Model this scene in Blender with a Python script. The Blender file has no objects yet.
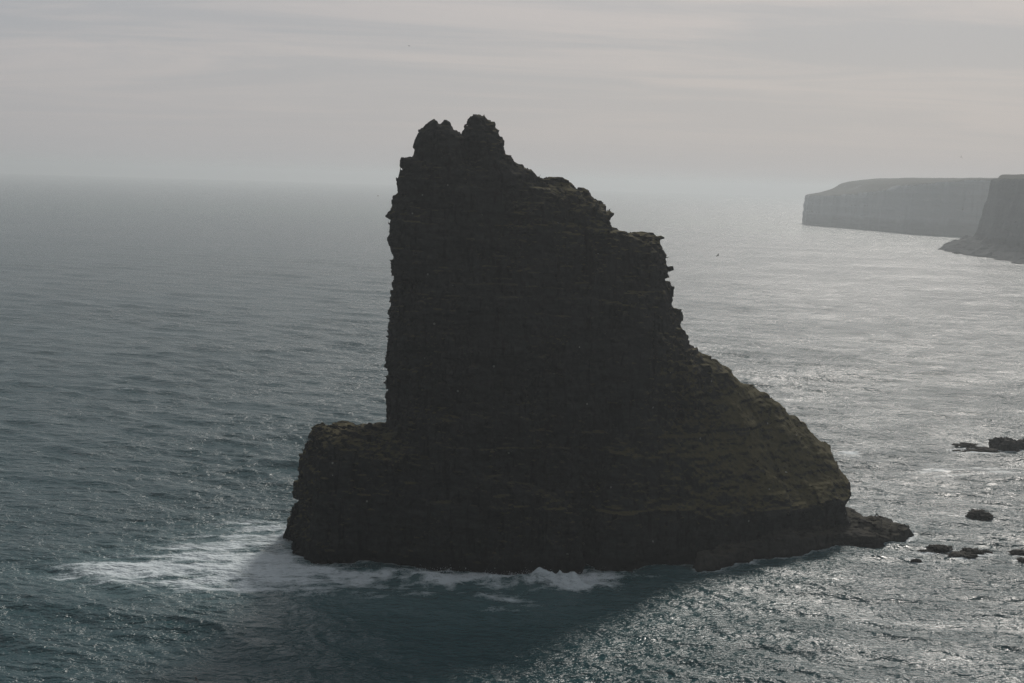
import bpy, math, random
import numpy as np
from mathutils import Vector, Matrix

C = bpy.context.scene.collection
scene = bpy.context.scene
rng = np.random.default_rng(7)
random.seed(7)

# ------------------------------------------------------------------ camera
F_PX = 1024 * 50 / 36
PITCH, ROLL, CAM_H = math.radians(6.44), math.radians(1.7), 80.0
fw = np.array([0, math.cos(PITCH), -math.sin(PITCH)])
ri0 = np.array([1.0, 0, 0]); up0 = np.array([0, math.sin(PITCH), math.cos(PITCH)])
RI = ri0 * math.cos(ROLL) + up0 * math.sin(ROLL)
UP = -ri0 * math.sin(ROLL) + up0 * math.cos(ROLL)

def ray(x, y):
    return fw * F_PX + RI * (x - 512) - UP * (y - 341.5)

def ground(x, y, z=0.0):
    d = ray(x, y)
    return np.array([0, 0, CAM_H]) + d * ((z - CAM_H) / d[2])

def at_dist(x, y, dist):
    d = ray(x, y)
    return np.array([0, 0, CAM_H]) + d / np.linalg.norm(d) * dist

cam = bpy.data.cameras.new('camera')
cam.lens = 50; cam.sensor_width = 36; cam.clip_start = 0.5; cam.clip_end = 60000
cam_o = bpy.data.objects.new('camera', cam); C.objects.link(cam_o)
cam_o.matrix_world = Matrix(((RI[0], UP[0], -fw[0], 0), (RI[1], UP[1], -fw[1], 0), (RI[2], UP[2], -fw[2], CAM_H), (0, 0, 0, 1)))
scene.camera = cam_o

# ------------------------------------------------------------------ sun, sky, view
SUN_AZ, SUN_EL = math.radians(17), math.radians(35)
S = Vector((math.sin(SUN_AZ) * math.cos(SUN_EL), math.cos(SUN_AZ) * math.cos(SUN_EL), math.sin(SUN_EL)))
sun = bpy.data.lights.new('sun', 'SUN'); sun.energy = 2.4; sun.angle = math.radians(8.0); sun.color = (1, 0.93, 0.86)
sun_o = bpy.data.objects.new('sun', sun); C.objects.link(sun_o)
sun_o.rotation_euler = S.to_track_quat('Z', 'Y').to_euler()
sun_o.location = (0, 0, 300)

world = bpy.data.worlds.new('World'); scene.world = world; world.use_nodes = True
nt = world.node_tree; nt.nodes.clear()

def N(nt, kind, **kw):
    n = nt.nodes.new(kind)
    for k, v in kw.items():
        if k.startswith('i_'):
            key = k[2:]
            n.inputs[int(key) if key.isdigit() else key].default_value = v
        else:
            setattr(n, k, v)
    return n

def L(nt, a, b):
    nt.links.new(a, b)

def math_n(nt, op, a, b=None, clamp=False):
    n = nt.nodes.new('ShaderNodeMath'); n.operation = op; n.use_clamp = clamp
    for i, v in enumerate((a, b)):
        if v is None: continue
        if isinstance(v, (int, float)): n.inputs[i].default_value = v
        else: nt.links.new(v, n.inputs[i])
    return n.outputs[0]

def maprange(nt, v, a, b, c, d, smooth=False):
    n = nt.nodes.new('ShaderNodeMapRange'); n.clamp = True
    if smooth: n.interpolation_type = 'SMOOTHSTEP'
    nt.links.new(v, n.inputs[0])
    for i, x in enumerate((a, b, c, d)): n.inputs[i + 1].default_value = x
    return n.outputs[0]

def mixcol(nt, fac, a, b):
    n = nt.nodes.new('ShaderNodeMix'); n.data_type = 'RGBA'
    for i, v in ((0, fac), (6, a), (7, b)):
        if isinstance(v, (int, float)): n.inputs[i].default_value = v
        elif isinstance(v, tuple): n.inputs[i].default_value = (*v, 1)
        else: nt.links.new(v, n.inputs[i])
    return n.outputs[2]

SKY_STRENGTH = 0.1
sky = N(nt, 'ShaderNodeTexSky', sky_type='NISHITA', sun_disc=False, sun_elevation=SUN_EL, sun_rotation=SUN_AZ,
        altitude=0, air_density=1.0, dust_density=3.0, ozone_density=1.0)
tc = N(nt, 'ShaderNodeTexCoord')
sep = N(nt, 'ShaderNodeSeparateXYZ'); L(nt, tc.outputs['Generated'], sep.inputs[0])
# a thin high cloud sheet: directions projected to a flat layer overhead
zz = math_n(nt, 'ADD', math_n(nt, 'MAXIMUM', sep.outputs[2], 0.0), 0.06)
px = math_n(nt, 'DIVIDE', sep.outputs[0], zz); py = math_n(nt, 'DIVIDE', sep.outputs[1], zz)
comb = N(nt, 'ShaderNodeCombineXYZ'); L(nt, px, comb.inputs[0]); L(nt, py, comb.inputs[1])
mp = N(nt, 'ShaderNodeMapping'); mp.inputs['Rotation'].default_value = (0, 0, math.radians(8)); mp.inputs['Scale'].default_value = (0.45, 1.0, 1)
L(nt, comb.outputs[0], mp.inputs[0])
cn = N(nt, 'ShaderNodeTexNoise', i_Scale=0.9, i_Detail=8.0, i_Roughness=0.62, i_Distortion=0.8); L(nt, mp.outputs[0], cn.inputs['Vector'])
cn2 = N(nt, 'ShaderNodeTexNoise', i_Scale=0.35, i_Detail=3.0); L(nt, mp.outputs[0], cn2.inputs['Vector'])
cover = maprange(nt, math_n(nt, 'ADD', cn.outputs[0], math_n(nt, 'MULTIPLY', cn2.outputs[0], 0.6)), 0.66, 0.96, 0.0, 1.0, True)
cover = math_n(nt, 'ADD', math_n(nt, 'MULTIPLY', math_n(nt, 'SUBTRACT', cover, 0.45), maprange(nt, sep.outputs[2], 0.02, 0.1, 0.08, 1.0)), 0.45)
cloud = mixcol(nt, cover, (3.8, 3.92, 4.2), (4.9, 4.66, 4.7))
dot = N(nt, 'ShaderNodeVectorMath', operation='DOT_PRODUCT'); L(nt, tc.outputs['Generated'], dot.inputs[0]); dot.inputs[1].default_value = S
glow = math_n(nt, 'ADD', maprange(nt, dot.outputs['Value'], -1.0, 0.45, 0.22, 0.5), maprange(nt, dot.outputs['Value'], 0.18, 0.72, 0.0, 0.46, True))
gl = N(nt, 'ShaderNodeVectorMath', operation='SCALE'); L(nt, cloud, gl.inputs[0]); L(nt, glow, gl.inputs['Scale'])
skyc = mixcol(nt, 0.92, sky.outputs[0], gl.outputs[0])
bg = N(nt, 'ShaderNodeBackground', i_Strength=SKY_STRENGTH); L(nt, skyc, bg.inputs[0])
wo = N(nt, 'ShaderNodeOutputWorld'); L(nt, bg.outputs[0], wo.inputs[0])

scene.view_settings.view_transform = 'Standard'; scene.view_settings.look = 'None'
scene.view_settings.exposure = 0.0; scene.view_settings.gamma = 1.0
scene.render.engine = 'CYCLES'
scene.cycles.volume_bounces = 1
scene.cycles.sample_clamp_direct = 2.5
scene.cycles.sample_clamp_indirect = 4.0
scene.cycles.max_bounces = 6
scene.cycles.use_denoising = True
scene.cycles.denoising_prefilter = 'NONE'

# ------------------------------------------------------------------ numpy helpers
TAB = rng.random((64, 64, 64)).astype(np.float32)

def vnoise(x, y, z, seed=0):
    """smooth lattice noise, -1..1"""
    x = np.asarray(x, np.float32) + np.float32(seed * 17.31); y = np.asarray(y, np.float32) + np.float32(seed * 7.77); z = np.asarray(z, np.float32) + np.float32(seed * 3.13)
    xi = np.floor(x).astype(np.int32); yi = np.floor(y).astype(np.int32); zi = np.floor(z).astype(np.int32)
    fx = x - xi; fy = y - yi; fz = z - zi
    fx = fx * fx * (3 - 2 * fx); fy = fy * fy * (3 - 2 * fy); fz = fz * fz * (3 - 2 * fz)
    def T(a, b, c): return TAB[(xi + a) & 63, (yi + b) & 63, (zi + c) & 63]
    x00 = T(0,0,0) * (1 - fx) + T(1,0,0) * fx; x10 = T(0,1,0) * (1 - fx) + T(1,1,0) * fx
    x01 = T(0,0,1) * (1 - fx) + T(1,0,1) * fx; x11 = T(0,1,1) * (1 - fx) + T(1,1,1) * fx
    return ((x00 * (1 - fy) + x10 * fy) * (1 - fz) + (x01 * (1 - fy) + x11 * fy) * fz) * 2 - 1

def fbm(x, y, z, octv=4, seed=0, gain=0.5):
    s = 0; a = 1.0; t = 0
    for o in range(octv):
        s = s + a * vnoise(x * 2 ** o, y * 2 ** o, z * 2 ** o, seed + o); t += a; a *= gain
    return s / t

def cells(x, y, z, sx, sy, sz, seed=0):
    """blocky joint noise: one random value per block of broken rock, -1..1"""
    k = np.floor(z / sz).astype(np.int32)
    o1 = TAB[k & 63, (seed * 5) & 63, 3]; o2 = TAB[k & 63, (seed * 5) & 63, 9]
    i = np.floor(x / sx + o1 * 3).astype(np.int32); j = np.floor(y / sy + o2 * 3).astype(np.int32)
    return TAB[(i + seed * 11) & 63, (j + seed * 23) & 63, (k * 7 + seed) & 63] * 2 - 1

def poly_sdf(P, X, Y):
    """signed distance to a closed polygon, negative inside"""
    d = np.full(X.shape, 1e18); ins = np.zeros(X.shape, bool)
    n = len(P)
    for a in range(n):
        x0, y0 = P[a]; x1, y1 = P[(a + 1) % n]
        ex, ey = x1 - x0, y1 - y0
        t = np.clip(((X - x0) * ex + (Y - y0) * ey) / (ex * ex + ey * ey + 1e-12), 0, 1)
        d = np.minimum(d, (X - x0 - t * ex) ** 2 + (Y - y0 - t * ey) ** 2)
        c = ((y0 <= Y) != (y1 <= Y))
        xi = x0 + (Y - y0) / (ey if abs(ey) > 1e-12 else 1e-12) * ex
        ins ^= c & (X < xi)
    d = np.sqrt(d)
    return np.where(ins, -d, d)

def surface_nets(F, org, h):
    """closed surface of F = 0 on a regular grid -> verts, quads"""
    S_ = F < 0
    nx, ny, nz = F.shape
    cnt = np.zeros((nx - 1, ny - 1, nz - 1), np.uint8)
    for a in (0, 1):
        for b in (0, 1):
            for c in (0, 1):
                cnt += S_[a:nx - 1 + a, b:ny - 1 + b, c:nz - 1 + c]
    act = np.argwhere((cnt > 0) & (cnt < 8))
    idx = np.full(cnt.shape, -1, np.int32); idx[act[:, 0], act[:, 1], act[:, 2]] = np.arange(len(act))
    corners = [(a, b, c) for a in (0, 1) for b in (0, 1) for c in (0, 1)]
    V = np.stack([F[act[:, 0] + a, act[:, 1] + b, act[:, 2] + c] for a, b, c in corners], 1).astype(np.float64)
    P = np.zeros((len(act), 3)); W = np.zeros(len(act))
    for p in range(8):
        for q in range(p + 1, 8):
            cp, cq = np.array(corners[p]), np.array(corners[q])
            if np.abs(cp - cq).sum() != 1: continue
            m = (V[:, p] < 0) != (V[:, q] < 0)
            t = V[m, p] / (V[m, p] - V[m, q])
            P[m] += cp + t[:, None] * (cq - cp); W[m] += 1
    P = (act + P / W[:, None]) * h + np.array(org)
    quads = []
    for ax in range(3):
        sl0 = [slice(1, -1)] * 3; sl1 = [slice(1, -1)] * 3
        sl0[ax] = slice(0, -1); sl1[ax] = slice(1, None)
        a, b = S_[tuple(sl0)], S_[tuple(sl1)]
        for flip in (0, 1):
            e = np.argwhere((a & ~b) if flip == 0 else (~a & b))
            if not len(e): continue
            off = np.array([1, 1, 1]); off[ax] = 0
            e = e + off
            u, v = [(1, 2), (2, 0), (0, 1)][ax]
            def g(du, dv):
                c = e.copy(); c[:, u] += du; c[:, v] += dv
                return idx[c[:, 0], c[:, 1], c[:, 2]]
            q = np.stack([g(-1, -1), g(0, -1), g(0, 0), g(-1, 0)], 1)
            quads.append(q if flip == 0 else q[:, ::-1])
    q = np.concatenate(quads)
    return P, q[(q >= 0).all(1)]

def mesh_np(name, V, Q, mat=None, parent=None, smooth=False, attrs=None):
    me = bpy.data.meshes.new(name)
    V = np.ascontiguousarray(V, np.float32); Q = np.ascontiguousarray(Q, np.int32)
    k = Q.shape[1]
    me.vertices.add(len(V)); me.vertices.foreach_set('co', V.ravel())
    me.loops.add(Q.size); me.loops.foreach_set('vertex_index', Q.ravel())
    me.polygons.add(len(Q)); me.polygons.foreach_set('loop_start', np.arange(0, Q.size, k, dtype=np.int32))
    me.polygons.foreach_set('use_smooth', np.full(len(Q), smooth))
    me.update(calc_edges=True); me.validate()
    for nme, arr in (attrs or {}).items():
        a = me.attributes.new(nme, 'FLOAT', 'POINT'); a.data.foreach_set('value', np.ascontiguousarray(arr, np.float32))
    o = bpy.data.objects.new(name, me); C.objects.link(o)
    if mat: me.materials.append(mat)
    if parent: o.parent = parent
    return o

def sub_mesh(V, Q, mask):
    q = Q[mask]; u, inv = np.unique(q, return_inverse=True)
    return V[u], inv.reshape(q.shape)

def tag(o, label=None, cat=None, group=None, kind=None):
    for k, v in (('label', label), ('category', cat), ('group', group), ('kind', kind)):
        if v: o[k] = v
    return o

# ------------------------------------------------------------------ materials
def new_mat(name):
    m = bpy.data.materials.new(name); m.use_nodes = True
    t = m.node_tree; t.nodes.clear()
    out = t.nodes.new('ShaderNodeOutputMaterial'); p = t.nodes.new('ShaderNodeBsdfPrincipled')
    t.links.new(p.outputs[0], out.inputs[0])
    return m, t, p, out

def rock_mat(name, dark, pale, turf, turf_lo, turf_hi, scale=1.0, tide_shade_h=2.6):
    """layered rock; turf and lichen take hold where the surface leans back"""
    m, t, p, out = new_mat(name)
    geo = N(t, 'ShaderNodeNewGeometry')
    mp = N(t, 'ShaderNodeMapping'); mp.inputs['Scale'].default_value = (0.16 * scale, 0.16 * scale, 0.7 * scale); mp.inputs['Rotation'].default_value = (0.03, 0.05, 0.4)
    L(t, geo.outputs['Position'], mp.inputs[0])
    strata = N(t, 'ShaderNodeTexNoise', i_Scale=1.0, i_Detail=6.0, i_Roughness=0.65); L(t, mp.outputs[0], strata.inputs['Vector'])
    fine = N(t, 'ShaderNodeTexNoise', i_Scale=0.9 * scale, i_Detail=6.0, i_Roughness=0.7); L(t, geo.outputs['Position'], fine.inputs['Vector'])
    big = N(t, 'ShaderNodeTexNoise', i_Scale=0.1 * scale, i_Detail=5.0, i_Roughness=0.6); L(t, geo.outputs['Position'], big.inputs['Vector'])
    f = maprange(t, math_n(t, 'ADD', math_n(t, 'MULTIPLY', strata.outputs[0], 0.6), math_n(t, 'MULTIPLY', fine.outputs[0], 0.4)), 0.36, 0.66, 0, 1)
    mv = N(t, 'ShaderNodeMapping'); mv.inputs['Scale'].default_value = (0.7 * scale, 0.7 * scale, 0.07 * scale); L(t, geo.outputs['Position'], mv.inputs[0])
    crack = N(t, 'ShaderNodeTexNoise', i_Scale=1.0, i_Detail=5.0, i_Roughness=0.6, i_Distortion=0.4); L(t, mv.outputs[0], crack.inputs['Vector'])
    col = mixcol(t, f, dark, pale)
    col = mixcol(t, maprange(t, crack.outputs[0], 0.36, 0.46, 0.85 if scale > 0.5 else 0.2, 0.0), col, tuple(c * 0.4 for c in dark))
    sp = N(t, 'ShaderNodeSeparateXYZ'); L(t, geo.outputs['Normal'], sp.inputs[0])
    nz = math_n(t, 'ADD', sp.outputs[2], math_n(t, 'MULTIPLY', math_n(t, 'SUBTRACT', big.outputs[0], 0.5), 1.2))
    at_ = N(t, 'ShaderNodeAttribute', attribute_name='turf'); nz = math_n(t, 'ADD', nz, math_n(t, 'MULTIPLY', at_.outputs['Fac'], 0.58))
    tm = math_n(t, 'MULTIPLY', maprange(t, nz, turf_lo, turf_hi, 0, 1), 1.0)
    tcol = mixcol(t, maprange(t, fine.outputs[0], 0.3, 0.7, 0, 1), tuple(c * 0.6 for c in turf), tuple(c * 1.35 for c in turf))
    col = mixcol(t, tm, col, tcol)
    # weed-black tidal band; on the headlands, shade painted over the sunlit foot
    spz = N(t, 'ShaderNodeSeparateXYZ'); L(t, geo.outputs['Position'], spz.inputs[0])
    wet_shade = maprange(t, math_n(t, 'ADD', spz.outputs[2], math_n(t, 'MULTIPLY', math_n(t, 'SUBTRACT', big.outputs[0], 0.5), tide_shade_h * 1.5)), tide_shade_h * 0.6, tide_shade_h * 1.3, 0.85, 0.0)
    col = mixcol(t, wet_shade, col, tuple(c * 0.5 for c in dark))
    # pale guano specks on small ledges
    vor = N(t, 'ShaderNodeTexVoronoi', i_Scale=0.55 * scale); L(t, geo.outputs['Position'], vor.inputs['Vector'])
    sep = N(t, 'ShaderNodeSeparateColor'); L(t, vor.outputs['Color'], sep.inputs[0])
    spk = math_n(t, 'MULTIPLY', math_n(t, 'LESS_THAN', vor.outputs['Distance'], 0.14), math_n(t, 'GREATER_THAN', sep.outputs[0], 0.955))
    col = mixcol(t, math_n(t, 'MULTIPLY', spk, 0.6), col, (0.28, 0.28, 0.26))
    L(t, col, p.inputs['Base Color'])
    p.inputs['Roughness'].default_value = 0.92; p.inputs['Specular IOR Level'].default_value = 0.06
    bp = N(t, 'ShaderNodeBump', i_Strength=0.9, i_Distance=0.35 / scale); L(t, math_n(t, 'ADD', fine.outputs[0], math_n(t, 'MULTIPLY', strata.outputs[0], 1.2)), bp.inputs['Height'])
    L(t, bp.outputs[0], p.inputs['Normal'])
    return m

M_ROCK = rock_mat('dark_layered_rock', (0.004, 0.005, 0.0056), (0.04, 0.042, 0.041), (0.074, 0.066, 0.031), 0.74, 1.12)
M_SHELF = rock_mat('wet_shelf_rock', (0.014, 0.015, 0.015), (0.06, 0.059, 0.052), (0.06, 0.056, 0.04), 0.7, 1.3, 1.0, 0.6)
M_REEF = rock_mat('reef_rock', (0.03, 0.03, 0.03), (0.09, 0.085, 0.075), (0.05, 0.045, 0.03), 0.9, 1.4, 1.0, 0.5)
M_CLIFF = rock_mat('hazed_far_cliff', (0.36, 0.40, 0.43), (0.40, 0.43, 0.45), (0.06, 0.066, 0.06), 0.5, 0.8, 0.15, 22.0)  # rock paled blue-grey to stand in for thicker haze; foot darkened against sun

M_CLIFF_NEAR = rock_mat('hazed_near_cliff', (0.11, 0.125, 0.135), (0.15, 0.165, 0.175), (0.02, 0.024, 0.016), 0.5, 0.8, 0.15, 30.0)  # nearer cliff: less haze tone in the colour, foot darkened where sunlit

# ------------------------------------------------------------------ the sea stack
A0 = np.array([ground(282, 553)[0], 302.0])
d_ = ray(850, 520); B0 = d_[:2] / d_[1] * 342
E_ = (B0 - A0) / np.linalg.norm(B0 - A0); N_ = np.array([-E_[1], E_[0]])

def on_plane(x, y):
    d = ray(x, y); t = (A0 @ N_) / (d[:2] @ N_); P = d * t
    return ((P[:2] - A0) @ E_, P[2] + CAM_H)

SIL_TOWER = [(380, 585), (383, 500), (384.8, 421), (388.4, 396), (388.9, 388), (386.8, 378), (384.3, 370), (383.3, 362.5), (386.8, 357), (388.4, 347),
    (386.4, 335), (388.9, 312), (390, 299), (391, 289), (394.6, 279), (390, 266), (392, 254.6), (387.2, 243), (389.6, 231), (388.4, 215), (390.5, 201),
    (396.4, 199), (399.5, 190), (395.8, 188), (396.7, 174), (399.9, 171), (400.3, 161.5), (409, 159.5), (412.2, 158.5), (412.8, 154), (414.5, 149), (414.2, 143),
    (416.3, 135), (419.8, 130.4), (425.7, 123.4), (428.2, 120.8), (431, 124), (435, 125.2), (438, 124.6), (439, 121.7), (443.8, 124), (446.7, 130), (452.6, 134),
    (456, 138), (459.5, 147), (462, 158), (466, 145), (467.6, 128.7), (471, 126.3), (472.2, 120.5), (475.8, 115.8), (481, 115), (485, 116.4), (488.6, 120.5), (494.8, 121),
    (495.4, 127.5), (498.6, 131.6), (500.4, 137.5), (505, 142.7), (505, 154), (511, 158), (515, 163), (522.6, 166), (532, 168), (545, 177), (558, 181),
    (571, 185.6), (581.5, 192.8), (585.6, 189), (590.7, 189.7), (593.8, 198), (596, 202), (601, 199), (606, 202), (610, 212), (611, 221.5), (618.4, 226.6),
    (628.7, 232.8), (637, 229.7), (649, 233.8), (656.3, 238), (661.5, 246), (667.6, 255), (670, 265.6), (668, 274), (673.8, 284), (673.8, 299), (674, 304.6),
    (679.5, 311.6), (681.8, 322), (686, 329), (686.6, 337), (698, 352), (712, 400), (725, 470), (735, 585)]
SIL_LEDGE = [(274, 588), (280.5, 552), (283.8, 538.7), (284.5, 530.8), (288.4, 520.3), (293, 511), (291.7, 504.5), (293.7, 496), (296.4, 476), (297, 468),
    (299.6, 458.7), (301.6, 449), (307.5, 445.6), (306, 437), (312, 434), (314, 431), (320, 429), (332, 431), (344, 433), (358, 435), (365, 432), (369.5, 435), (375, 433),
    (384, 432), (410, 438), (450, 445), (490, 455), (530, 480), (545, 590)]
SIL_SLOPE = [(520, 590), (535, 500), (560, 425), (590, 376), (612, 358), (650, 350), (698, 352), (710.3, 357.3), (722.6, 364), (730.5, 370.5), (735.8, 376.7), (747, 384),
    (760, 391.6), (770, 396.4), (784, 405), (787.5, 412), (799.8, 422), (805, 424), (815.6, 436), (828, 443), (831, 445.6), (831.7, 460.5), (842, 462.3), (842.8, 467.5),
    (848, 471), (846.3, 477), (848.4, 486), (846, 492), (846, 500), (848, 502), (847.3, 513.6), (847, 530), (846, 560), (845, 590)]
# the front of the rock leans towards the viewer, so its waist is drawn in by these amounts (photo pixels) to keep the outline
ROWS = np.arange(110, 600, 10)
COR_L = np.array([3.0, 5.7, 4.6, 4.0, 4.5, 5.6, 6.4, 7.8, 9.4, 9.2, 7.7, 6.9, 5.9, 4.4, 3.5, 4.6, 7.3, 9.3, 9.2, 8.4, 7.4, 6.3, 6.2, 7.7, 8.8, 7.9, 7.7, 10.3, 0.0, 0.0, 0.0, 0.0, 0.0, 7.5, 7.9, 7.5, 7.3, 8.6, 8.6, 7.3, 8.2, 9.7, 9.5, 8.5, 7.7, 0.0, 0.0, 0.0, 0.0])
COR_R = np.array([0.0, -3.6, -1.0, -3.4, -6.0, -5.0, -5.0, -5.0, -4.0, 1.2, -2.0, -3.7, -5.9, -8.6, -9.6, -10.8, -11.5, -10.5, -10.4, -11.5, -13.1, -12.5, -9.5, -7.8, -23.4, -4.1, -2.5, -1.5, -1.6, -1.1, -2.0, -3.4, -2.4, -1.8, -3.8, -5.7, -9.7, -19.5, -26.9, -24.7, -19.0, 0.0, 0.0, 0.0, 0.0, 0.0, 0.0, 0.0, 0.0])
def fit(P, mid, l0, l1, r0, r1):
    return [on_plane(x + (np.interp(np.clip(y, l0, l1), ROWS, COR_L) if x < mid(y) else np.interp(np.clip(y, r0, r1), ROWS, COR_R)), y) for x, y in P]
MID = lambda y: np.interp(y, [110, 140, 200, 350, 440, 560], [461.7, 461.7, 500, 540, 540, 540])
P_T = fit(SIL_TOWER, MID, 110, 380, 110, 340); P_L = fit(SIL_LEDGE, MID, 440, 550, 110, 340); P_S = fit(SIL_SLOPE, lambda y: 600, 110, 110, 360, 510)

H = 0.36
us = np.arange(-12, 156, H); vs = np.arange(-44, 40, H); zs = np.arange(-4.2, 98, H)
U2, Z2 = np.meshgrid(us, zs, indexing='ij')
FRONT_U = [-5, 1, 11, 24, 36, 53, 69, 94, 116, 126, 140]; FRONT_V = [10, 15, 17, 23.4, 28.6, 32.6, 33.3, 28.4, 21, 18, 12]

def body(sd, R, Wf, Wb, v, p=2.6):
    """rounded slab: silhouette distance sd(u,z), half depths Wf / Wb(u,z) in front and behind"""
    R = R + np.zeros_like(sd)
    a = np.maximum(0.0, 1 + sd / R)[:, None, :].astype(np.float32)
    vv = v[None, :, None].astype(np.float32)
    out = np.empty((sd.shape[0], len(v), sd.shape[1]), np.float32)
    for i in range(sd.shape[0]):
        W = np.where(vv[0] < 0, Wf[i][None, :], Wb[i][None, :]).astype(np.float32)
        b = np.abs(vv[0]) / W
        ap = a[i] ** p; bp = b ** p; sm = ap + bp + 1e-9
        out[i] = (sm ** (1 / p) - 1) * (R[i][None, :] * ap + W * bp) / sm
    return out

fb = np.interp(us, FRONT_U, FRONT_V)[:, None] * np.ones_like(Z2)
# tower
wt = np.interp(Z2, [-5, 0, 22, 45, 70, 88, 96], [1.0, 0.96, 0.78, 0.66, 0.42, 0.24, 0.16])
taper = np.interp(U2, [15, 30, 60, 80, 110], [0.82, 0.95, 1.0, 0.95, 0.6])
sdT = poly_sdf(P_T, U2, Z2); sdA = np.minimum(np.minimum(sdT, poly_sdf(P_L, U2, Z2)), poly_sdf(P_S, U2, Z2))
F = body(sdT, 11.0, np.maximum(30 * wt * taper, 3.0), np.maximum(30 * wt * taper, 3.0), vs)
part = np.zeros(F.shape, np.uint8)
# ledge at the foot of the tower
lw = fb * np.interp(Z2, [-4, 0, 10, 20, 27], [1.03, 1.0, 0.93, 0.86, 0.8])
F2 = body(poly_sdf(P_L, U2, Z2), 4.5, lw, np.minimum(lw, 20.0), vs, 3.2)
m = F2 < F; part[m] = 1; F = np.minimum(F, F2)
# turf slope that runs down to the right
ridge_u = np.array([p[0] for p in P_S[3:24]]); ridge_z = np.array([p[1] for p in P_S[3:24]])
zr = np.interp(us, ridge_u, ridge_z)[:, None]
vr = np.interp(us, [60, 72, 84, 95, 108, 131, 140], [22, 19, 13, 7, 4, 2.5, 2.5])[:, None]
t_ = np.clip((zr - Z2) / np.maximum(zr - 9, 3), 0, 1)
ws = vr + t_ ** 1.05 * np.maximum(fb - vr, 2)
F2 = body(poly_sdf(P_S, U2, Z2), np.interp(U2, [70, 100], [9.0, 4.0])[:, :], np.maximum(ws, 2.5), np.maximum(0.6 * ws, 6) + 3, vs, 3.0)
m = F2 < F; part[m] = 2; F = np.minimum(F, F2)
# low shelf of rock at the right foot
shelf_px = [(690, 574), (740, 562), (780, 555), (812, 549), (828, 545.5), (847, 543), (876, 543), (896, 540), (908, 535), (909, 531), (900, 528), (893, 522), (877, 519.5), (868, 521), (861, 517), (850, 514), (800, 500), (700, 520)]
PS = []
for q in shelf_px:
    g = ground(*q, 0.6)[:2] - A0; PS.append((g @ E_, g @ N_))
UU, VV = np.meshgrid(us, vs, indexing='ij')
sh2 = poly_sdf(PS, UU, VV)
top = 1.0 + 1.7 * np.clip(-sh2 / 6, 0, 1) + 1.0 * np.clip((136 - UU) / 8, 0, 1.6) + 1.1 * np.exp(-((UU - 139) ** 2 + (VV - 2) ** 2) / 14)
F2 = np.maximum(sh2[:, :, None] + 0.35 * np.maximum(zs, -2)[None, None, :], (zs[None, None, :] - top[:, :, None]) * 0.9).astype(np.float32)
m = F2 < F; part[m] = 3; F = np.minimum(F, F2); del F2

band = np.abs(F) < 4.5
ii = np.argwhere(band)
u = us[ii[:, 0]].astype(np.float32); v = vs[ii[:, 1]].astype(np.float32); z = zs[ii[:, 2]].astype(np.float32)
pt = part[band]
wu = u + 1.2 * vnoise(u / 7, v / 7, z / 9, 1) + 0.12 * vnoise(u / 1.7, v / 1.7, z / 1.7, 31); wv = v + 1.2 * vnoise(u / 7, v / 7, z / 9, 2) + 0.12 * vnoise(u / 1.7, v / 1.7, z / 1.7, 32)
wz = z + 0.045 * u + 0.6 * vnoise(u / 9, v / 9, z / 9, 3)
c1, s1 = math.cos(0.6), math.sin(0.6)
ru = wu * c1 - wv * s1; rv = wu * s1 + wv * c1
rough = np.array([1.0, 1.0, 0.55, 0.5], np.float32)[pt]
# keep the summit's thin teeth from being eaten away
edge = 0.95 * np.clip(1.0 - (z - 72) / 22, 0.3, 1.0)
deep_ = np.clip((-sdA[ii[:, 0], ii[:, 2]] - 1) / 5, 0.6, 1)
n = 1.5 * fbm(u / 13, v / 13, z / 16, 3, 4)
n += 1.3 * vnoise(wu / 4.5, wv / 4.5, z / 40, 9) * rough                     # vertical gullies
n += rough * (0.8 * cells(ru, rv, wz, 5.5, 6.5, 9.0, 1) + 0.45 * cells(ru, rv, wz, 2.6, 3.0, 3.0, 2) + 0.4 * cells(ru, rv, wz, 1.6, 1.5, 1.2, 3))
lay = np.floor(wz / 2.1).astype(np.int32)
n += 0.28 * (TAB[lay & 63, 5, 11] * 2 - 1) * (0.4 + 0.6 * rough) * (0.5 + 0.5 * vnoise(u / 15, v / 15, z / 5, 61))
lay2 = np.floor((wz + 1.2 * vnoise(u / 20, v / 20, z / 9, 71)) / 5.2).astype(np.int32)
n += 0.75 * (TAB[lay2 & 63, 17, 29] * 2 - 1) * rough * deep_
n += 0.28 * fbm(u / 1.8, v / 1.8, z / 1.2, 2, 12)
deep = np.clip((-sdA[ii[:, 0], ii[:, 2]] - 3) / 8, 0, 1)
n += deep * rough * (1.7 * cells(ru * 0.8 + rv * 0.6, rv * 0.8 - ru * 0.6, wz * 0.6, 8.0, 7.0, 9.0, 5) + 1.2 * vnoise(wu / 3.2, wv / 3.2, z / 26, 15) + 2.3 * vnoise(wu / 6.5, wv / 6.5, z / 45 + 0.05 * wu, 16))
ns = rough * (0.3 * cells(ru, rv, wz, 1.3, 1.5, 1.0, 7) + 0.25 * cells(rv, ru, wz, 0.9, 0.8, 0.75, 8))
F[band] += ns
F[band] += n * edge * np.where(pt == 3, 1.0, 1.0)
V, Q = surface_nets(F, (us[0], vs[0], zs[0]), H)
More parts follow.
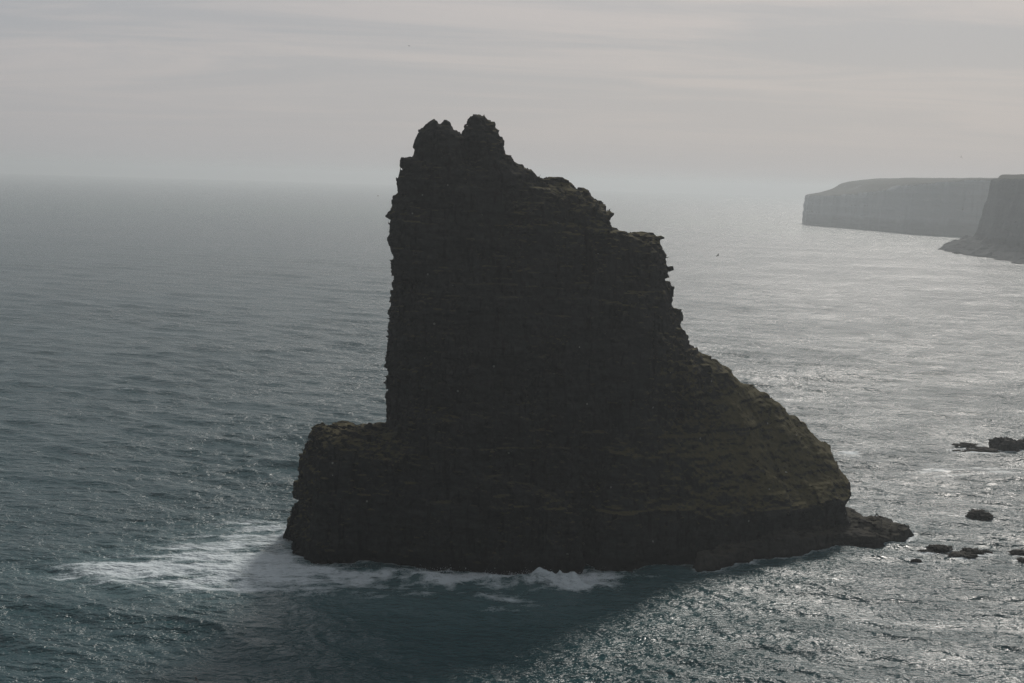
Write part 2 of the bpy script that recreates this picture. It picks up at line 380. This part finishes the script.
# drop crumbs that hang free of the main body
lab = np.arange(len(V))
while True:
    new = lab.copy(); np.minimum.at(new, Q.ravel(), np.repeat(lab[Q].min(1), 4)); new = new[new]; new = new[new]
    if (new == lab).all(): break
    lab = new
Q = Q[lab[Q[:, 0]] == np.bincount(lab).argmax()]
gi = np.clip(((V - np.array([us[0], vs[0], zs[0]])) / H + 0.5).astype(int), 0, np.array(F.shape) - 1)
vp = part[gi[:, 0], gi[:, 1], gi[:, 2]]
fp = np.sort(vp[Q], 1)[:, 2]
cent = V[Q].mean(1)
fp = fp.astype(int)
# the two summit teeth are parts of their own
tooth = (fp == 0) & (cent[:, 2] > 88.3)
fp[tooth & (cent[:, 0] < 36.6)] = 4; fp[tooth & (cent[:, 0] >= 36.6)] = 5
WXY = A0[None, :] + V[:, :1] * E_[None, :] + V[:, 1:2] * N_[None, :]
VW = np.concatenate([WXY, V[:, 2:3]], 1)
# where turf has taken hold: the right slope below the tower, thinly the upper right flank and the ledge top
sm = lambda x, a, b: np.clip((x - a) / (b - a), 0, 1)
wob = 7 * fbm(V[:, 0] / 15, V[:, 1] / 15, V[:, 2] / 15, 3, 90)
turf = sm(V[:, 0] + wob, 56, 84) * sm(V[:, 2] + 0.5 * wob, 50, 36) * sm(V[:, 2] + 0.4 * wob, 6, 13) + 0.55 * sm(V[:, 0] + wob, 38, 60) * sm(V[:, 2] + wob, 50, 66) + 0.3 * sm(V[:, 0] + wob, 26, 14)
base = np.array([A0[0] + 60 * E_[0], A0[1] + 60 * E_[1], 0])
stack = bpy.data.objects.new('sea_stack', None); C.objects.link(stack); stack.location = base
tag(stack, 'towering dark sea stack with two summit teeth and a long right slope', 'sea stack')
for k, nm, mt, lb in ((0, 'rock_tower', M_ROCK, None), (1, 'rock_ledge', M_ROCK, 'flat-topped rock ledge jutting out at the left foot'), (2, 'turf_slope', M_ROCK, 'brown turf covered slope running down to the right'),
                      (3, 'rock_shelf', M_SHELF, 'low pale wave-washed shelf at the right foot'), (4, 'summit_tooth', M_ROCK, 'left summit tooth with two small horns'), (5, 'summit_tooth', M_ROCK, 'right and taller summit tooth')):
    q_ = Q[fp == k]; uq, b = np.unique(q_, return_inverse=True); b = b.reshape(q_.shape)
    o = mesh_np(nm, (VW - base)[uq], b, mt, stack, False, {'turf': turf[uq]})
    if lb: o['label'] = lb
FOOT = F[:, :, int(round((0.3 - zs[0]) / H))].copy()
del F, part, band

def stack_dist(x, y):
    """rough distance from the stack's waterline (positive outside)"""
    P = np.stack([x, y], -1) - A0
    a = P @ E_; b = P @ N_
    i = np.clip(((a - us[0]) / H).astype(int), 0, len(us) - 1); j = np.clip(((b - vs[0]) / H).astype(int), 0, len(vs) - 1)
    out = np.hypot(np.maximum(0, np.maximum(us[0] - a, a - us[-1])), np.maximum(0, np.maximum(vs[0] - b, b - vs[-1])))
    return FOOT[i, j] + out

# ------------------------------------------------------------------ far headlands
def headland(name, plan, top_fn, h, batter, label, seed, zmax, low=None, mat=None):
    P = np.array(plan); lo = P.min(0) - 30; hi = P.max(0) + 30
    xs = np.arange(lo[0], hi[0], h); ys = np.arange(lo[1], hi[1], h); z_ = np.arange(-3.0, zmax, h)
    X, Y = np.meshgrid(xs, ys, indexing='ij')
    sd = poly_sdf(plan, X, Y)
    sd = sd + 5 * (1 - 2 * np.abs(vnoise(X / 38, Y / 38, X * 0, seed + 6))) + 9 * fbm(X / 70, Y / 70, X * 0, 3, seed) + 3 * vnoise(X / 16, Y / 16, X * 0, seed + 5)
    tp = top_fn(X, Y) + 3 * fbm(X / 90, Y / 90, X * 0, 3, seed + 9) - 7 * np.exp(-np.maximum(-sd, 0) / 10)
    Zb = z_[None, None, :]
    lay = TAB[(np.floor(z_ / 7).astype(int) + seed) & 63, 3, 3] * 3.0
    Fh = np.maximum(sd[:, :, None] + batter * Zb + lay[None, None, :], (Zb - tp[:, :, None]) * 0.8)
    if low is not None:
        s2 = poly_sdf(low[0], X, Y) + 4 * fbm(X / 30, Y / 30, X * 0, 3, seed + 2)
        t2 = low[1](X, Y) + 6 * fbm(X / 22, Y / 22, X * 0, 3, seed + 3) + 3 * cells(X, Y, X * 0, 14, 11, 9, seed) - 1.5
        Fh = np.minimum(Fh, np.maximum(s2[:, :, None] + 0.5 * Zb, Zb - t2[:, :, None]))
    V, Q = surface_nets(Fh.astype(np.float32), (xs[0], ys[0], z_[0]), h)
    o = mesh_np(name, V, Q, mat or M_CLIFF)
    tag(o, label, 'headland', None, 'structure')
    return o

c1p = [ground(x, y)[:2] for x, y in ((806, 224.6), (851.5, 228), (908.7, 233), (946.8, 235.3), (985, 237))]
plan1 = [tuple(p) for p in c1p] + [(1010, 2600), (1500, 2450), (2300, 2700), (2300, 4100), (1300, 3900), (830, 3560), (690, 3420)]
tx = [680, 705, 730, 765, 785, 810, 850, 900, 1100, 2300]; tz = [70, 72, 76, 86, 97, 103, 108, 113, 114, 120]
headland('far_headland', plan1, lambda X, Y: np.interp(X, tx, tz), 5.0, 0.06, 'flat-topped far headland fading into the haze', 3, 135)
plan2 = [(655, 2060), (638, 1900), (630, 1800), (622, 1700), (690, 1560), (1000, 1480), (1500, 1700), (1500, 2350), (1000, 2420), (760, 2200), (690, 2120)]
low2 = [tuple(ground(x, y)[:2]) for x, y in ((935, 249), (956, 254), (990, 258.7), (1018, 264.6))] + [(640, 1640), (720, 1640), (720, 2080), (640, 2090)]
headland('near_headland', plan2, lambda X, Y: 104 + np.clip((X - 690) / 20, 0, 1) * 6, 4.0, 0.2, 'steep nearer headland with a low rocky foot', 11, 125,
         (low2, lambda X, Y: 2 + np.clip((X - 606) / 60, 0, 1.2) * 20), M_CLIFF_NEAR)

# ------------------------------------------------------------------ skerries: loose rocks in the water
def rock(px, py, w, h, dpt, label, seed, rough=0.35, slant=0.0, group=None):
    g = ground(px, py)
    n_ = 44
    hh = 1.0 / n_ * 3.4
    ax = np.arange(-1.7, 1.7, hh)
    X, Y, Z = np.meshgrid(ax, ax, np.arange(-0.8, 1.5, hh), indexing='ij')
    Zs = Z - slant * X
    r = np.sqrt((X ** 2 + Y ** 2) + np.where(Zs > 0, Zs, 0.4 * Zs) ** 2 * 1.1)
    b = cells(X + 0.25 * Y + seed, Y - 0.2 * X, Z + 0.2 * X, 0.42, 0.42, 0.28, seed) * 0.6 + cells(X * 0.8 - 0.4 * Y, Y + seed, Z, 0.2, 0.23, 0.15, seed + 1) * 0.35
    Fr = r - 1.0 + rough * (b + 0.9 * fbm(X * 1.3 + seed, Y * 1.3, Z * 1.3, 3, seed))
    Fr[0], Fr[-1] = 1, 1; Fr[:, 0], Fr[:, -1] = 1, 1; Fr[:, :, 0], Fr[:, :, -1] = 1, 1
    V, Q = surface_nets(Fr.astype(np.float32), (ax[0], ax[0], -0.8), hh)
    V = V * np.array([w / 2, dpt / 2, h * 0.7])
    o = mesh_np('skerry_rock', V, Q, M_REEF); o.location = g
    tag(o, label, 'rock', group)
    return g, max(w, dpt) / 2

GRP = 'skerry rocks awash right of the stack'
ROCKS = [
    rock(1006, 449, 9.5, 5.4, 8, 'rounded dark boulder, tallest of the rocks at the right edge', 1, 0.3, 0.0, GRP),
    rock(1030, 449, 9, 4.6, 7, 'dark boulder cut by the right edge, beside the tallest boulder', 2, 0.3, 0.0, GRP),
    rock(983, 452, 12, 1.7, 7, 'low flat rock touching the left foot of the tallest boulder', 3, 0.4, -0.1, GRP),
    rock(965, 447, 7, 1.6, 6, 'low jagged rock at the left end of the upper rocks', 4, 0.5, 0.15, GRP),
    rock(958, 452, 4.5, 0.8, 4, 'small awash rock in front of the jagged one', 5, 0.4, 0.0, GRP),
    rock(980, 516, 5.8, 2.0, 5, 'lone wedge-shaped rock in open water', 6, 0.35, -0.28, GRP),
    rock(940, 549, 4.6, 1.2, 3.6, 'lumpy weed-dark rock at the back of the lower cluster', 7, 0.5, 0.1, GRP),
    rock(926, 553, 3.2, 1.1, 2.8, 'squat rock at the left end of the lower cluster', 8, 0.5, 0.0, GRP),
    rock(961, 556, 6.0, 1.2, 4.5, 'broad low rock in the middle of the lower cluster', 9, 0.5, 0.0, GRP),
    rock(973, 553, 4.6, 1.2, 3.5, 'rough rock touching the right of the broad low one', 10, 0.5, -0.1, GRP),
    rock(987, 552.5, 2.2, 0.7, 2, 'smallest rock at the right tip of the lower cluster', 11, 0.4, 0.0, GRP),
    rock(916, 561, 2.2, 0.6, 1.8, 'tiny awash rock nearest the viewer', 12, 0.4, 0.0, GRP),
    rock(1018, 553, 3.8, 0.8, 3, 'thin awash rock near the right edge of the frame', 13, 0.5, 0.2, GRP),
    rock(1025, 561, 3.0, 0.9, 2.6, 'low rock cut by the right edge below the thin one', 14, 0.5, 0.0, GRP),
]

# ------------------------------------------------------------------ the sea
hf = CAM_H * F_PX
rr = [0.0, 40, 80, 110, 130, 145, 155]
r = 160.0
while r < 15400:
    rr.append(r); r += max(0.42, r * r / hf * 0.52)
rr = np.array(rr + [15600.0])
az = np.concatenate([np.radians(np.arange(-178.5, -22.6, 4.0)), np.radians(np.arange(-22.5, 22.5, 0.058)), np.radians(np.arange(25.5, 181, 4.0))])
RR, AZ = np.meshgrid(rr, az, indexing='ij')
X = RR * np.sin(AZ); Y = RR * np.cos(AZ)
dr = np.gradient(rr)[:, None] * np.ones_like(AZ)
Zw = np.zeros_like(X); DX = np.zeros_like(X); DY = np.zeros_like(X)
WIND = math.radians(205)                                # swell and chop run towards the viewer and left
nw = 130
sdist = stack_dist(X, Y)
for k in range(nw):
    lam = 1.3 * (48 / 1.3) ** ((k + rng.random()) / nw)
    th = WIND + rng.normal(0, 0.36)
    kk = 2 * math.pi / lam
    amp = (0.042 if lam < 9 else 0.036 * (9 / lam) ** 0.75) / kk * (0.5 + rng.random())
    att = np.clip((lam / dr - 2.2) / 2.5, 0, 1)
    rows = att[:, 0] > 0
    ph = kk * (X[rows] * math.sin(th) + Y[rows] * math.cos(th)) + rng.random() * 6.283
    c = np.cos(ph); s = np.sin(ph)
    Zw[rows] += amp * att[rows] * c
    DX[rows] -= amp * att[rows] * s * math.sin(th) * 0.8; DY[rows] -= amp * att[rows] * s * math.cos(th) * 0.8
gust = 0.75 + 0.5 * fbm(X / 60, Y / 90, X * 0, 3, 20)
Zw *= gust; DX *= gust; DY *= gust

def blob(cx, cy, sx, sy, ang=0.0):
    """soft patch on the water; centre in photo pixels, sizes in metres"""
    g = ground(cx, cy); dx = X - g[0]; dy = Y - g[1]
    a = math.radians(ang); p = dx * math.cos(a) + dy * math.sin(a); q = -dx * math.sin(a) + dy * math.cos(a)
    return np.exp(-(p / sx) ** 2 - (q / sy) ** 2)

near = (RR > 150) & (RR < 700)
foam = np.zeros_like(X)
warp = fbm(X / 14, Y / 14, X * 0, 3, 40); streak = fbm((X * 0.8 + Y * 0.2) / 16, (Y - 0.2 * X) / 3.2, X * 0, 4, 44); lump = fbm(X / 4.5, Y / 7, X * 0, 4, 50)
# wash around the left foot
w_ = 0.95 * blob(225, 553, 26, 15, 8) + 0.8 * blob(190, 575, 26, 11, 10) + 0.35 * blob(330, 598, 30, 7, -4) + 0.3 * blob(110, 566, 24, 6, 20) + 0.75 * blob(255, 528, 14, 12, 0) + 0.65 * blob(330, 580, 26, 7, -4) + 0.4 * blob(280, 590, 24, 5)
foam = np.maximum(foam, 1.25 * w_ * np.clip(0.62 + 0.75 * streak + 0.35 * lump, 0, 1.2))
# breaking line along the dark foot
w2 = 0.5 * blob(500, 574, 45, 3.5, 0) + 0.42 * blob(520, 612, 22, 2.4, -8) + 0.4 * blob(420, 606, 24, 3, 6) + 0.36 * blob(600, 622, 14, 2, 5) + 0.95 * blob(350, 574, 18, 5, -6) + 0.8 * blob(425, 580, 11, 4, 0) + 1.2 * blob(520, 582, 15, 6.5, -2) + 1.25 * blob(570, 583, 9, 6.5, 4) + 0.7 * blob(400, 585, 26, 9, 0) + 0.85 * blob(475, 597, 18, 3.0, -14) + 0.4 * blob(640, 576, 20, 2, 8)
foam = np.maximum(foam, w2 * np.clip(0.6 + 0.8 * streak + 0.8 * lump, 0, 1.2))
# ring of broken water where the swell meets the rock
ring = np.exp(-np.maximum(sdist, 0) / (2.6 + 1.4 * warp)) * (0.72 + 0.5 * warp)
foam = np.maximum(foam, np.where(sdist < 60, ring, 0))
# patches at the right
w3 = 0.7 * blob(738, 607, 5, 3.5) + 0.55 * blob(700, 585, 14, 1.5, 14) + 0.8 * blob(848, 452, 9, 14) + 0.55 * blob(900, 470, 26, 12) + 0.5 * blob(985, 470, 24, 16) + 0.45 * blob(930, 440, 30, 16) + 0.35 * blob(950, 545, 20, 10) + 0.35 * blob(900, 425, 50, 8, 10) + 0.45 * blob(620, 603, 10, 3, -10) + 0.4 * blob(880, 600, 30, 6, 10) + 0.35 * blob(760, 640, 16, 3, -15)
foam = np.maximum(foam, 1.3 * w3 * np.clip(0.5 + 0.9 * streak + 0.3 * lump, 0, 1.1))
for g, rad in ROCKS:
    dd = np.hypot(X - g[0], Y - g[1])
    foam = np.maximum(foam, np.exp(-np.maximum(dd - rad * 0.9, 0) / 3.2) * np.clip(0.85 + 0.6 * lump + 0.4 * streak, 0, 1))
# scattered small whitecaps
cap = np.clip((fbm(X / 26, Y / 12, X * 0, 2, 60) - 0.38) * 5, 0, 1) * np.clip((Zw - 0.55) * 2.2, 0, 1)
foam = np.maximum(foam, 0.75 * cap)
# surf heaped up against the foot
surge = 2.6 * blob(572, 586, 6, 2.4, 4) + 2.3 * blob(530, 585, 12, 2.2, -2) + 2.4 * blob(425, 582, 5, 2.2) + 0.9 * blob(350, 572, 12, 2.4, -6) + 0.8 * blob(475, 598, 15, 2.2, -14)
Zw += surge * np.clip(0.6 + 0.9 * fbm(X / 3.2, Y / 5, X * 0, 4, 70, 0.6), 0, 1.7)
# shallow milky water round the stack
milk = np.clip(0.9 * w_ + 0.6 * blob(235, 560, 36, 18, 8) + 0.8 * blob(450, 600, 50, 20) + 0.5 * np.exp(-np.maximum(sdist, 0) / 14) * (sdist < 100), 0, 1)
Vs = np.stack([X + DX, Y + DY, Zw], -1).reshape(-1, 3)
nr, na = RR.shape
I = np.arange(nr * na).reshape(nr, na)
J = np.roll(I, -1, 1)
Qs = np.stack([I[:-1], J[:-1], J[1:], I[1:]], -1).reshape(-1, 4)

m_sea, t, p, out = new_mat('sea_water')
geo = N(t, 'ShaderNodeNewGeometry')
pos = geo.outputs['Position']
def noise(scale, stretch, ang, detail, rough=0.6, dist=0.0):
    mp = N(t, 'ShaderNodeMapping'); mp.inputs['Rotation'].default_value = (0, 0, ang); mp.inputs['Scale'].default_value = (scale * stretch, scale, scale)
    L(t, pos, mp.inputs[0])
    n = N(t, 'ShaderNodeTexNoise', i_Scale=1.0, i_Detail=detail, i_Roughness=rough, i_Distortion=dist); L(t, mp.outputs[0], n.inputs['Vector'])
    return n.outputs[0]
n0 = noise(0.13, 0.4, 0.3, 3.0); n1 = noise(0.42, 0.55, 0.35, 3.0); n2 = noise(1.5, 0.65, 0.15, 3.0); n3 = noise(5.0, 0.8, -0.2, 2.0)
patch = math_n(t, 'ADD', math_n(t, 'MULTIPLY', noise(0.012, 0.6, 0.3, 3.0), 0.45), math_n(t, 'MULTIPLY', noise(0.09, 0.55, 0.35, 4.0, 0.65), 0.55))
hgt = math_n(t, 'ADD', math_n(t, 'ADD', math_n(t, 'MULTIPLY', n1, 1.7), math_n(t, 'MULTIPLY', n0, 1.6)), math_n(t, 'ADD', math_n(t, 'MULTIPLY', n2, 0.4), math_n(t, 'MULTIPLY', n3, 0.02)))
bump = N(t, 'ShaderNodeBump', i_Distance=1.0); L(t, hgt, bump.inputs['Height']); L(t, maprange(t, patch, 0.36, 0.64, 0.5, 1.4), bump.inputs['Strength'])
fa = N(t, 'ShaderNodeAttribute', attribute_name='foam'); mk = N(t, 'ShaderNodeAttribute', attribute_name='milk')
f1 = noise(1.1, 0.5, 0.3, 7.0, 0.72); f2 = noise(0.3, 0.5, 0.5, 5.0, 0.65, 1.6)
f3 = noise(3.2, 0.7, 0.1, 4.0, 0.7)
lace = math_n(t, 'SUBTRACT', 1.0, math_n(t, 'MULTIPLY', math_n(t, 'ABSOLUTE', math_n(t, 'SUBTRACT', f1, 0.5)), 5.0), True)
nm = math_n(t, 'ADD', math_n(t, 'MULTIPLY', f2, 0.4), math_n(t, 'ADD', math_n(t, 'MULTIPLY', f1, 0.5), math_n(t, 'ADD', math_n(t, 'MULTIPLY', f3, 0.35), math_n(t, 'MULTIPLY', lace, 0.14))))
thr = maprange(t, fa.outputs['Fac'], 0.0, 1.0, 1.0, 0.46)
fm = math_n(t, 'MULTIPLY', maprange(t, math_n(t, 'SUBTRACT', nm, thr), 0.0, 0.26, 0, 1), 0.95)
wc = mixcol(t, math_n(t, 'MULTIPLY', mk.outputs['Fac'], 0.7), (0.003, 0.047, 0.056), (0.06, 0.13, 0.14))
L(t, mixcol(t, fm, wc, (0.58, 0.66, 0.69)), p.inputs['Base Color'])
L(t, maprange(t, fm, 0, 1, 0.23, 0.7), p.inputs['Roughness'])
p.inputs['IOR'].default_value = 1.33
L(t, bump.outputs[0], p.inputs['Normal'])
sea = mesh_np('water', Vs, Qs, m_sea, None, True, {'foam': np.clip(foam, 0, 1).ravel(), 'milk': milk.ravel()})
tag(sea, None, None, None, 'structure')

# spray thrown up off the breaking surf
m_spray, t, p, out = new_mat('spray'); p.inputs['Base Color'].default_value = (0.8, 0.85, 0.88, 1); p.inputs['Roughness'].default_value = 0.6
tet = np.array([(1, 1, 1), (-1, -1, 1), (-1, 1, -1), (1, -1, -1)]) * 0.6; tq = np.array([(0, 1, 2), (0, 3, 1), (0, 2, 3), (1, 3, 2)])
SV, SQ = [], []
for cx, cy, sx, sy, hgt_, cnt_ in ((571, 580, 4.5, 1.2, 1.5, 900), (558, 581, 5, 1.2, 0.9, 500), (520, 580, 8, 1.2, 1.0, 900), (425, 577, 4, 1.0, 1.2, 500), (448, 574, 0.6, 0.6, 1.8, 120), (350, 570, 10, 1.2, 0.5, 400)):
    g = ground(cx, cy)
    for _ in range(cnt_):
        zc = abs(rng.normal(0, 1)) * hgt_
        q = np.array([g[0] + rng.normal(0, sx), g[1] + rng.normal(0, sy * 0.7), 0.9 + 0.75 * zc])
        q[2] *= 0.55 + 0.5 * vnoise(q[0] / 1.5, q[1] / 2, 0.3, 77)
        sc = 0.025 + 0.06 * rng.random() ** 2
        SV.append(tet @ np.array(Matrix.Rotation(rng.random() * 6, 3, 'Z')) * sc + q); SQ.append(tq + 4 * (len(SV) - 1))
spray = mesh_np('sea_spray', np.concatenate(SV), np.concatenate(SQ), m_spray)
tag(spray, 'white spray thrown up by surf at the dark foot of the stack', 'spray', None, 'stuff')

# ------------------------------------------------------------------ gulls
def bird_mat(name, col):
    m, t, p, out = new_mat(name)
    n = N(t, 'ShaderNodeTexNoise', i_Scale=20.0); r_ = mixcol(t, n.outputs[0], tuple(c * 0.8 for c in col), col)
    L(t, r_, p.inputs['Base Color']); p.inputs['Roughness'].default_value = 0.8
    return m
M_WHITE = bird_mat('white_feathers', (0.85, 0.85, 0.83)); M_DARK = bird_mat('dark_feathers', (0.05, 0.05, 0.05)); M_GREY = bird_mat('grey_feathers', (0.22, 0.22, 0.23))

def tube(rings, sides=8):
    V, Q = [], []
    for x, zc, ry, rz in rings:
        for k in range(sides):
            a = 2 * math.pi * k / sides; V.append((x, math.cos(a) * ry, zc + math.sin(a) * rz))
    for i in range(len(rings) - 1):
        for k in range(sides):
            a, b = i * sides + k, i * sides + (k + 1) % sides; Q.append((a, b, b + sides, a + sides))
    return np.array(V), np.array(Q)

def bird(loc, heading, bank, label, mats, span=1.3, flap=0.3, folded=False):
    root = bpy.data.objects.new('gull', None); C.objects.link(root); root.location = loc
    root.rotation_euler = (bank, 0, heading)
    V, Q = tube([(-0.33, 0.02, 0.05, 0.008), (-0.24, 0.01, 0.05, 0.03), (-0.1, 0, 0.075, 0.07), (0.05, 0, 0.085, 0.085), (0.15, 0.015, 0.06, 0.065), (0.2, 0.03, 0.05, 0.052), (0.25, 0.03, 0.045, 0.045), (0.29, 0.02, 0.015, 0.015), (0.34, 0.012, 0.005, 0.006)])
    mesh_np('body', V, Q, mats[0], root, True)
    for s in (-1, 1):
        W = []
        prof = [(0.06, 0.0, 0.13, 0.02), (0.3, 0.5, 0.12, 0.014), (0.62, 0.45, 0.09, 0.01), (1.0, 0.1, 0.015, 0.004)]
        for y, zf, c, th in prof:
            yy = y * span / 2 if not folded else 0.06 + 0.02 * y
            zz_ = zf * flap if not folded else 0.05 - 0.02 * y
            sw = (-0.05 - 0.12 * max(0, y - 0.3)) if not folded else -0.28 * y
            for dx, dz in ((c, 0), (0, th), (-c, 0), (0, -th)):
                W.append((dx + sw + 0.05, s * yy, zz_ + dz + 0.03))
        Qw = []
        for i in range(len(prof) - 1):
            for k in range(4):
                a, b = i * 4 + k, i * 4 + (k + 1) % 4; Qw.append((a, b, b + 4, a + 4))
        mesh_np('wing', np.array(W), np.array(Qw), mats[1], root, True)
    tag(root, label, 'bird', 'seabirds around the stack')
    return root

bird(at_dist(961, 157, 330), 1.2, 1.1, 'dark seabird gliding on edge high above the far cliffs', (M_DARK, M_DARK), 1.1)
bird(at_dist(718, 255.5, 330), -0.7, 0.7, 'dark seabird banking over the bright sea right of the stack', (M_DARK, M_DARK), 1.3)
bird(at_dist(378, 196, 500), 0.3, 0.4, 'faint seabird just left of the stack near its summit', (M_GREY, M_GREY), 1.1)
bird(at_dist(338, 253, 450), 2.0, 0.3, 'faint seabird over the water left of the tower', (M_GREY, M_GREY), 1.1)
bird(at_dist(409, 46, 520), 0.8, 0.3, 'tiny seabird high in the sky above the left summit tooth', (M_GREY, M_GREY), 1.2)
bird(at_dist(196, 680, 205), 0.9, 0.8, 'unclear dark mark at the bottom edge, shaped as a seabird', (M_DARK, M_DARK), 1.3, 0.5)  # bird mesh standing in for a mark more like a grass stalk
dg = bpy.context.evaluated_depsgraph_get(); bpy.context.view_layer.update(); dg.update()
dv = Vector(ray(786, 472.5)).normalized()
hit, loc, nrm, *_ = scene.ray_cast(dg, Vector((0, 0, CAM_H)), dv, distance=900)
if hit:
    bird(loc + Vector((0, -0.12, 0.1)), 2.6, 0.0, 'white gull perched on the brown turf slope of the stack', (M_WHITE, M_WHITE), 0.9, 0.0, True)

# ------------------------------------------------------------------ sea haze
m_h = bpy.data.materials.new('haze'); m_h.use_nodes = True; t = m_h.node_tree; t.nodes.clear()
out = t.nodes.new('ShaderNodeOutputMaterial'); pv = t.nodes.new('ShaderNodeVolumePrincipled')
pv.inputs['Color'].default_value = (0.735, 0.785, 0.805, 1); pv.inputs['Density'].default_value = 0.00018; pv.inputs['Anisotropy'].default_value = 0.42
pv.inputs['Density Attribute'].default_value = ''
t.links.new(pv.outputs[0], out.inputs['Volume'])
m_h.cycles.homogeneous_volume = True
R_, zb, zt = 16500.0, -6.5, 128.0
hv = np.array([(x, y, z) for z in (zb, zt) for x, y in ((-R_, -R_), (R_, -R_), (R_, R_), (-R_, R_))])
hq = np.array([(3, 2, 1, 0), (4, 5, 6, 7), (0, 1, 5, 4), (1, 2, 6, 5), (2, 3, 7, 6), (3, 0, 4, 7)])
hz = mesh_np('haze', hv, hq, m_h); tag(hz, None, None, None, 'stuff')
